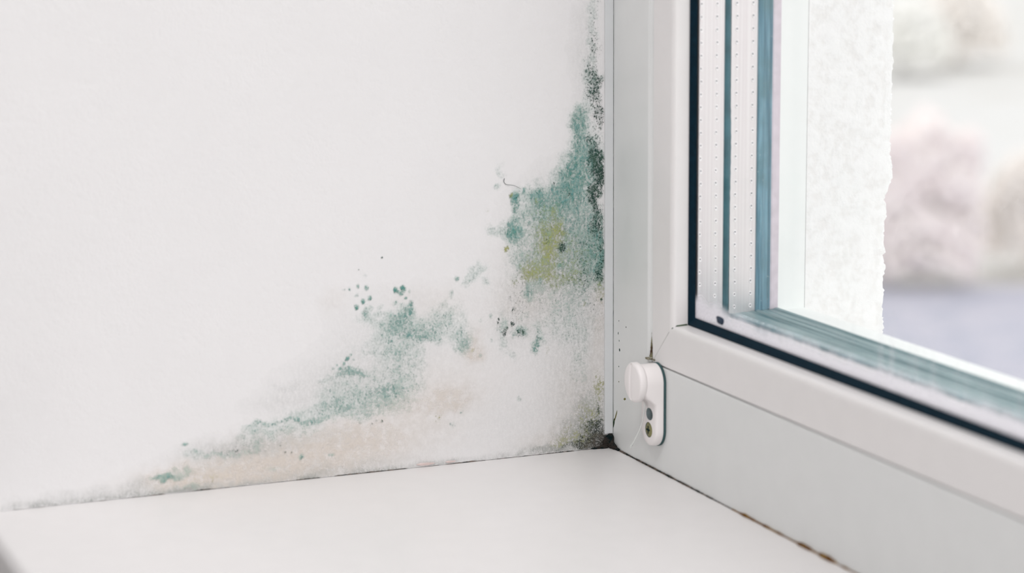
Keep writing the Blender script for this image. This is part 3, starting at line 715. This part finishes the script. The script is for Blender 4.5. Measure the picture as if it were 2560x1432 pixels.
# specks and scratches on the frame face, each its own smear
def smear(name, x, z, rx, rz, ang, mat, label, cat='dirt'):
    N = 14
    v, f = [], []
    ca, sa = math.cos(ang), math.sin(ang)
    for ringr, y in ((1.0, -0.02), (0.6, -0.14)):
        for k in range(N):
            t = 2 * math.pi * k / N
            j = random.uniform(0.8, 1.15)
            a, b_ = rx * ringr * j * math.cos(t), rz * ringr * j * math.sin(t)
            v.append((x + a * ca - b_ * sa, y, z + a * sa + b_ * ca))
    v.append((x, -0.17, z))
    for k in range(N):
        f.append((k, (k + 1) % N, N + (k + 1) % N, N + k)); f.append((N + k, N + (k + 1) % N, 2 * N))
    f.append(tuple(range(N)))
    return tag(mesh_obj(name, v, f, mat, None, True), label, cat, 'mould specks on the window frame')
M_speck = _grime2('speck_teal', '123a36', '2d5a50')
M_olive = _grime2('speck_olive', '6b6438', '8d8a55')
smear('mould_speck', 9.8, 60.0, 0.75, 0.9, 0, M_speck, 'largest dark green speck on the frame, left of the blind clip top')
smear('mould_speck', 9.3, 65.4, 0.35, 0.6, 0, M_speck, 'thin dark speck directly above the largest speck on the frame')
smear('mould_speck', 8.0, 69.5, 0.35, 0.8, 0, M_speck, 'upper faint green speck in the column above the largest frame speck')
smear('mould_speck', 18.6, 75.0, 0.5, 0.45, 0, M_clump, 'lone brown speck farthest right on the frame beside the joint')
smear('mould_speck', 8.9, 77.0, 0.4, 0.35, 0, M_clump, 'lone brown dot on the frame beside the thin green joint')
smear('mould_speck', 8.8, 50.0, 0.5, 0.35, 0, M_speck, 'small dark dot on the frame level with the clip knob')
smear('mould_speck', 8.9, 41.0, 0.5, 0.35, 0, M_olive, 'small olive dot on the frame below the knob level')
smear('mould_speck', 17.0, 32.3, 1.6, 0.7, 0.2, M_olive, 'olive brown fleck at the upper end of the weld line')
smear('mould_speck', 4.6, 19.5, 5.2, 0.55, 1.05, M_olive, 'slanting olive dirt streak along the weld line in the frame corner')
smear('mould_speck', 1.9, 15.0, 0.9, 3.4, -0.35, M_seamg, 'dark green wedge of dirt at the foot of the weld line')

# small hair stuck to the wall, flakes of peeling paint
def tube(name, pts, rad, mat, parent=None, N=8, taper=None):
    P = [Vector(p) for p in pts]
    # Catmull-Rom resample
    Q = []
    for i in range(len(P) - 1):
        p0, p1, p2, p3 = P[max(i - 1, 0)], P[i], P[i + 1], P[min(i + 2, len(P) - 1)]
        for s in range(8):
            t = s / 8
            Q.append(0.5 * ((2 * p1) + (p2 - p0) * t + (2 * p0 - 5 * p1 + 4 * p2 - p3) * t * t + (3 * p1 - p0 - 3 * p2 + p3) * t ** 3))
    Q.append(P[-1])
    v, f = [], []
    for i, q in enumerate(Q):
        t = (Q[min(i + 1, len(Q) - 1)] - Q[max(i - 1, 0)]).normalized()
        a = t.cross(Vector((0.9, 0.1, 0.3))).normalized(); b_ = t.cross(a)
        rr = rad if taper is None else rad * (1 - taper * i / (len(Q) - 1))
        for k in range(N):
            th = 2 * math.pi * k / N
            v.append(tuple(q + (a * math.cos(th) + b_ * math.sin(th)) * rr))
    for i in range(len(Q) - 1):
        for k in range(N):
            f.append((i * N + k, i * N + (k + 1) % N, (i + 1) * N + (k + 1) % N, (i + 1) * N + k))
    n = len(v)
    f.append(tuple(range(N))); f.append(tuple(range(n - N, n)))
    return mesh_obj(name, v, f, mat, parent, True)
M_hair = simple('hair', '3c4a4a', 0.6, 0.3)
tag(tube('hair', [(0.5, -67.6, 162.8), (0.5, -67.9, 160.8), (0.6, -66.4, 159.2), (0.6, -63.4, 158.8), (0.5, -60.5, 157.9), (0.3, -57.5, 156.2)], 0.17, M_hair, taper=0.6),
    'short dark hooked hair stuck to the wall above the teal mould', 'hair')
def flake(y, z, ly, lz, lab):
    N = 9
    v, f = [], []
    for x, k_ in ((0.25, 1.0), (0.9, 0.9)):
        for k in range(N):
            t = 2 * math.pi * k / N
            j = random.uniform(0.7, 1.2)
            v.append((x + 0.25 * math.sin(t), y + ly * k_ * j * math.cos(t), z + lz * k_ * j * math.sin(t)))
    f = [(k, (k + 1) % N, N + (k + 1) % N, N + k) for k in range(N)] + [tuple(range(N)), tuple(range(N, 2 * N))]
    return tag(mesh_obj('paint_flake', v, f, M_flake), lab, 'paint flake', 'paint flakes at the foot of the wall')
M_flake = simple('peeling_paint', 'e2d0cc', 0.7, 0.2, var=0.06, vscale=300)
flake(-117, 1.7, 5.5, 0.8, 'long thin curled paint flake at the foot of the wall, left of the dark corner')
flake(-102, 1.5, 3.0, 0.6, 'short paint flake right of the long curled flake at the foot of the wall')

# ------------------------------------------------------------------ mitre joint of the beads
mg = [(53.8, 61.5), (66, 72), (72.5, 78.0), (77.3, 82.6)]
v, f = [], []
JN = [(53.8, 61.4, 0.02, 0.0), (66.0, 73.6, 0.03, 0.1), (74.0, 81.6, 0.05, 0.27), (76.9, 84.5, 0.22, 0.95), (78.2, 85.8, 0.4, 3.2), (78.6, 86.2, 0.42, 9.4)]
for x, z, hw, y in JN:
    v += [(x - hw, y - 0.04, z + hw), (x + hw, y - 0.04, z - hw), (x + hw - .5, y + 0.6, z - hw - .5), (x - hw - .5, y + 0.6, z + hw - .5)]
for i in range(len(JN) - 1):
    for k in range(4):
        f.append((i * 4 + k, i * 4 + (k + 1) % 4, i * 4 + 4 + (k + 1) % 4, i * 4 + 4 + k))
o = mesh_obj('mitre_joint', v, f, M_seamg, WIN)
tag(o, 'dark open mitre joint between the beads')

# ------------------------------------------------------------------ blind clip on the frame
CLIP = empty('blind_clip', (61 * MM, 0, 16 * MM))
tag(CLIP, 'white plastic blind clip with slotted knob, screwed to the window frame', 'blind clip')
def place(o):
    o.parent = CLIP
    o.matrix_parent_inverse = Matrix.Translation(CLIP.location).inverted()
    return o
CX, ZA, ZB, RR = 61.2, 25.3, 51.8, 10.4
def outline(n=72, R=RR):
    pts = []
    for k in range(n + 1):
        a = -math.pi / 2 + math.pi * (k / n) - math.pi / 2
        pts.append((CX + R * math.cos(a), ZA + R * math.sin(a)))      # lower half, left to right
    for k in range(1, 14):
        pts.append((CX + R, ZA + (ZB - ZA) * k / 14))
    for k in range(n + 1):
        a = math.pi * k / n
        pts.append((CX + R * math.cos(a), ZB + R * math.sin(a)))
    for k in range(1, 14):
        pts.append((CX - R, ZB + (ZA - ZB) * k / 14))
    return pts
def stadium(name, loops, mat, cap=True):
    v, f = [], []
    n = len(loops[0])
    for L in loops: v += L
    for i in range(len(loops) - 1):
        for k in range(n):
            f.append((i * n + k, i * n + (k + 1) % n, (i + 1) * n + (k + 1) % n, (i + 1) * n + k))
    f.append(tuple(range(n)))
    f.append(tuple(range((len(loops) - 1) * n, len(loops) * n)))
    return mesh_obj(name, v, f, mat, None, True)
ol = outline()
def spine(z): return min(max(z, ZA), ZB)
pad = [[(CX + (x - CX) * s, y, spine(z) + (z - spine(z)) * s) for x, z in ol] for s, y in ((1.0, -0.05), (1.015, -0.15), (1.015, -1.1), (1.0, -1.3))]
o = place(stadium('backing_pad', pad, M_pad)); tag(o, 'grey-green pad behind the clip, darkened as gap shade')
def thick(z):
    t = min(max((z - 39.0) / 7.0, 0), 1); t = t * t * (3 - 2 * t)
    return 6.2 + 6.4 * t
loops = []
for s, mode in ((0.95, 'b0'), (0.985, 'b1'), (0.99, 0.3), (0.985, 0.7), (0.975, 1.0), (0.965, 1.06), (0.93, 1.11), (0.89, 1.14), (0.82, 1.16), (0.6, 1.17), (0.3, 1.175), (0.06, 1.18)):
    L = []
    for x, z in ol:
        px, pz = CX + (x - CX) * s, spine(z) + (z - spine(z)) * s
        t = thick(pz)
        if mode == 'b0': y = -1.3
        elif mode == 'b1': y = -1.6
        else: y = -(1.6 + (t - 1.6 - 1.6) * min(mode, 1.0)) - (max(mode - 1.0, 0) / 0.18) * 1.6
        L.append((px, y, pz))
    loops.append(L)
body = stadium('clip_body', loops, M_clip)
# cut the oval hole and the screw countersink into the body
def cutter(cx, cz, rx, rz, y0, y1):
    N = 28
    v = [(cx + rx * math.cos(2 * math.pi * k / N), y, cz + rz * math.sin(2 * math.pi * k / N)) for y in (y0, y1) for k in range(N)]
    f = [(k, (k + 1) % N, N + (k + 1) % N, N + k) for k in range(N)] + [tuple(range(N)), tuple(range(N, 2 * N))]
    return mesh_obj('tmp_cut', v, f, M_holeshade)
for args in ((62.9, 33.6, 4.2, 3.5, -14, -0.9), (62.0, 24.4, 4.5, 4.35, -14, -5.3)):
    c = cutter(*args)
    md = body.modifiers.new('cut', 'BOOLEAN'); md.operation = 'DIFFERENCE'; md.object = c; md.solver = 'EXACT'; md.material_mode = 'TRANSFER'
    dg = bpy.context.evaluated_depsgraph_get()
    nm = bpy.data.meshes.new_from_object(body.evaluated_get(dg))
    body.modifiers.clear()
    old = body.data; body.data = nm; nm.name = 'clip_body'
    bpy.data.meshes.remove(old)
    cm = c.data; bpy.data.objects.remove(c); bpy.data.meshes.remove(cm)
body.data.polygons.foreach_set('use_smooth', [True] * len(body.data.polygons))
body.data.set_sharp_from_angle(angle=math.radians(35))
place(body)
# knob: domed disc with a slot across it
def knob():
    KZ, KR = 52.2, 11.3
    N = 64
    v, f = [], []
    prof = [(0.86, -11.0), (0.97, -12.3), (1.0, -12.8), (1.0, -15.0), (0.985, -15.5), (0.95, -15.85)]
    for s, y in prof:
        for k in range(N):
            a = 2 * math.pi * k / N
            v.append((CX + KR * s * math.cos(a), y, KZ + KR * s * math.sin(a)))
    n = len(prof)
    for i in range(n - 1):
        for k in range(N):
            f.append((i * N + k, i * N + (k + 1) % N, (i + 1) * N + (k + 1) % N, (i + 1) * N + k))
    f.append(tuple(range(N)))
    # face as a fine polar grid so that the slot and the dome are real relief
    rings = 22
    prev = [(n - 1) * N + k for k in range(N)]
    for q in range(1, rings):
        s = 0.95 * (1 - q / rings)
        cur = []
        for k in range(N):
            a = 2 * math.pi * k / N
            x, z = KR * s * math.cos(a), KR * s * math.sin(a)
            y = -15.85 - 0.55 * (1 - (s / 0.95) ** 2)
            u = x + 2.2
            y += 0.9 * max(0, 1 - (abs(u) / 1.3) ** 2) if abs(u) < 1.3 else 0
            if u > 1.3: y -= 0.25
            cur.append(len(v)); v.append((CX + x, y, KZ + z))
        for k in range(N):
            f.append((prev[k], prev[(k + 1) % N], cur[(k + 1) % N], cur[k]))
        prev = cur
    f.append(tuple(prev))
    return mesh_obj('knob', v, f, M_clip, None, True)
kn = place(knob())
kn.data.set_sharp_from_angle(angle=math.radians(50))
# cross-head screw
def screw_mat():
    b = NB('brassy_screw')
    c = b.mix(b.smooth(b.noise(500, 4, 0.6), 0.35, 0.65), lin('8f8b57'), lin('74745a'))
    return b.done(b.bsdf(c, 0.42, 0.5, 0.45))
N = 28
v, f = [], []
SX, SZ = 62.0, 24.4
for s, y in ((0.6, -5.2), (1.0, -5.5), (1.0, -5.9), (0.9, -6.25), (0.55, -6.5)):
    for k in range(N):
        a = 2 * math.pi * k / N
        v.append((SX + 4.3 * s * math.cos(a), y, SZ + 4.2 * s * math.sin(a)))
for i in range(4):
    for k in range(N):
        f.append((i * N + k, i * N + (k + 1) % N, (i + 1) * N + (k + 1) % N, (i + 1) * N + k))
f.append(tuple(range(4 * N, 5 * N))); f.append(tuple(range(N)))
sc = place(mesh_obj('screw', v, f, screw_mat(), None, True)); tag(sc, 'brass coloured cross-head screw')
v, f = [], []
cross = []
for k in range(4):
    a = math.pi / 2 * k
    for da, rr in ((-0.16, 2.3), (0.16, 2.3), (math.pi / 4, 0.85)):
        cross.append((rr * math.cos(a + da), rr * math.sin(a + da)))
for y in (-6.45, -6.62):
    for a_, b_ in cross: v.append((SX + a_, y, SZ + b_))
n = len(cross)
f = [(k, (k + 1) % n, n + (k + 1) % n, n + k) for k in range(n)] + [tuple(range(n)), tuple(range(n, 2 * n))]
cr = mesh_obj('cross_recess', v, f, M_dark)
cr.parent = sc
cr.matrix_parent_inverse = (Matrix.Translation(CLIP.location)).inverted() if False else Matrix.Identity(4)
# nylon cord hanging from the knob
def cord_mat():
    b = NB('nylon_cord')
    tr = b.n('ShaderNodeBsdfTransparent'); tr.inputs[0].default_value = (0.93, 0.95, 0.94, 1)
    return b.done(b.mixsh(0.75, tr.outputs[0], b.bsdf(lin('f4f7f4'), 0.25, 0.6)))
M_cord = cord_mat()
cd = tube('cord', [(60.2, -7.6, 43.0), (60.3, -7.7, 38.0), (59.6, -8.0, 33.5), (57.2, -8.2, 26.8), (52.2, -9.0, 18.8), (46.9, -10.0, 11.9)], 0.42, M_cord)
tag(place(cd), 'clear nylon cord end')
kb = tube('knot', [(47.3, -9.9, 12.6), (46.7, -10.0, 11.5), (46.4, -10.05, 10.8)], 0.8, M_cord, cd, taper=0.5)

# ------------------------------------------------------------------ outdoors, far below the window
def ground_mat(name, c1, c2, sc_, thr=(0.4, 0.6)):
    b = NB(name)
    c = b.mix(b.smooth(b.noise(sc_, 4, 0.6), *thr), lin(c1), lin(c2))
    return b.done(b.bsdf(c, 0.9, 0.1))
G = -4.0
def plate(name, pts, z0, z1, mat, label, cat=None, kind=None):
    n = len(pts)
    v = [(x, y, z) for z in (z0, z1) for x, y in pts]
    f = [(k, (k + 1) % n, n + (k + 1) % n, n + k) for k in range(n)] + [tuple(range(n)), tuple(range(n, 2 * n))]
    return tag(mesh_obj(name, v, f, mat, None, scale=1.0), label, cat, None, kind)
plate('ground', [(-160, 0.6), (60, 0.6), (60, 160), (-160, 160)], G - 0.3, G, ground_mat('pale_gravel', 'd0ceca', 'd6d5d3', 0.35), 'pale gravel ground far below the window', None, 'structure')
plate('paved_path', [(-21.5, 10.0), (-10, 4.2), (4, 20), (-12, 30), (-17.5, 17.5)], G, G + 0.03, ground_mat('blue_paving', 'adaebb', 'bdbbc5', 2.0), 'blurred bluish paving below the window, bottom right of the view', 'paving')
def shrub(name, x, y, rx, rz, mat, label, seed, n=1500):
    rs = random.Random(seed)
    bm = bmesh.new()
    for i in range(n):
        a, b_, rr = rs.uniform(0, 6.283), rs.uniform(-0.3, 1.0), rs.random() ** 0.4
        c = math.sqrt(max(0, 1 - b_ * b_))
        p = Vector((x + rx * rr * c * math.cos(a), y + rx * rr * c * math.sin(a), G + rz * 0.35 + rz * 0.65 * rr * b_))
        ret = bmesh.ops.create_icosphere(bm, subdivisions=1, radius=rs.uniform(0.045, 0.10) * rx)
        for vv in ret['verts']:
            vv.co = p + Vector((vv.co.x * rs.uniform(.7, 1.2), vv.co.y * rs.uniform(.7, 1.2), vv.co.z * rs.uniform(.7, 1.2)))
    ret = bmesh.ops.create_cone(bm, segments=10, radius1=0.12 * rx, radius2=0.06 * rx, depth=rz * 0.8, cap_ends=True)
    for vv in ret['verts']: vv.co += Vector((x, y, G + rz * 0.4))
    me = bpy.data.meshes.new(name); bm.to_mesh(me); bm.free()
    me.materials.append(mat)
    o = bpy.data.objects.new(name, me); COL.objects.link(o)
    return tag(o, label, 'shrub')
M_brown = ground_mat('brown_leaves', 'eee4e2', 'f3ebe8', 3)
M_cream = ground_mat('cream_leaves', 'f7f1eb', 'f8f4f0', 3)
M_sage = ground_mat('sage_leaves', 'f5f4ef', 'f7f6f3', 2)
def hedge(x, y, dx, dy, half, deep, top, mat, label, seed, n=2600):
    rs = random.Random(seed)
    bm = bmesh.new()
    for i in range(n):
        u, v_, w_ = rs.uniform(-1, 1), rs.uniform(-1, 1), rs.random() ** 0.7
        hgt = top * (0.94 + 0.06 * math.sin(3 * u + seed) + 0.05 * math.sin(7.3 * u))
        p = Vector((x + dx * half * u - dy * deep * v_, y + dy * half * u + dx * deep * v_, G + 0.16 + (hgt - 0.16) * w_))
        ret = bmesh.ops.create_icosphere(bm, subdivisions=1, radius=rs.uniform(0.05, 0.10))
        for vv in ret['verts']:
            vv.co = p + Vector((vv.co.x * rs.uniform(.7, 1.2), vv.co.y * rs.uniform(.7, 1.2), vv.co.z * rs.uniform(.7, 1.2)))
    me = bpy.data.meshes.new('hedge'); bm.to_mesh(me); bm.free()
    me.materials.append(mat)
    o = bpy.data.objects.new('hedge', me); COL.objects.link(o)
    return tag(o, label, 'hedge')
hedge(-20.1, 12.75, 0.38, 0.925, 0.62, 0.4, 1.72, M_brown, 'blurred brownish hedge seen beyond the plaster edge', 1)
shrub('shrub', -20.3, 14.35, 0.55, 1.35, M_cream, 'blurred cream shrub at the right edge of the window view', 3)
shrub('shrub', -42.5, 26.4, 1.0, 1.7, M_sage, 'far blurred pale shrub high in the window view, nearest the plaster edge', 5)
shrub('shrub', -44.5, 29.0, 1.1, 1.9, M_cream, 'far blurred beige shrub high in the window view, farther right', 4)
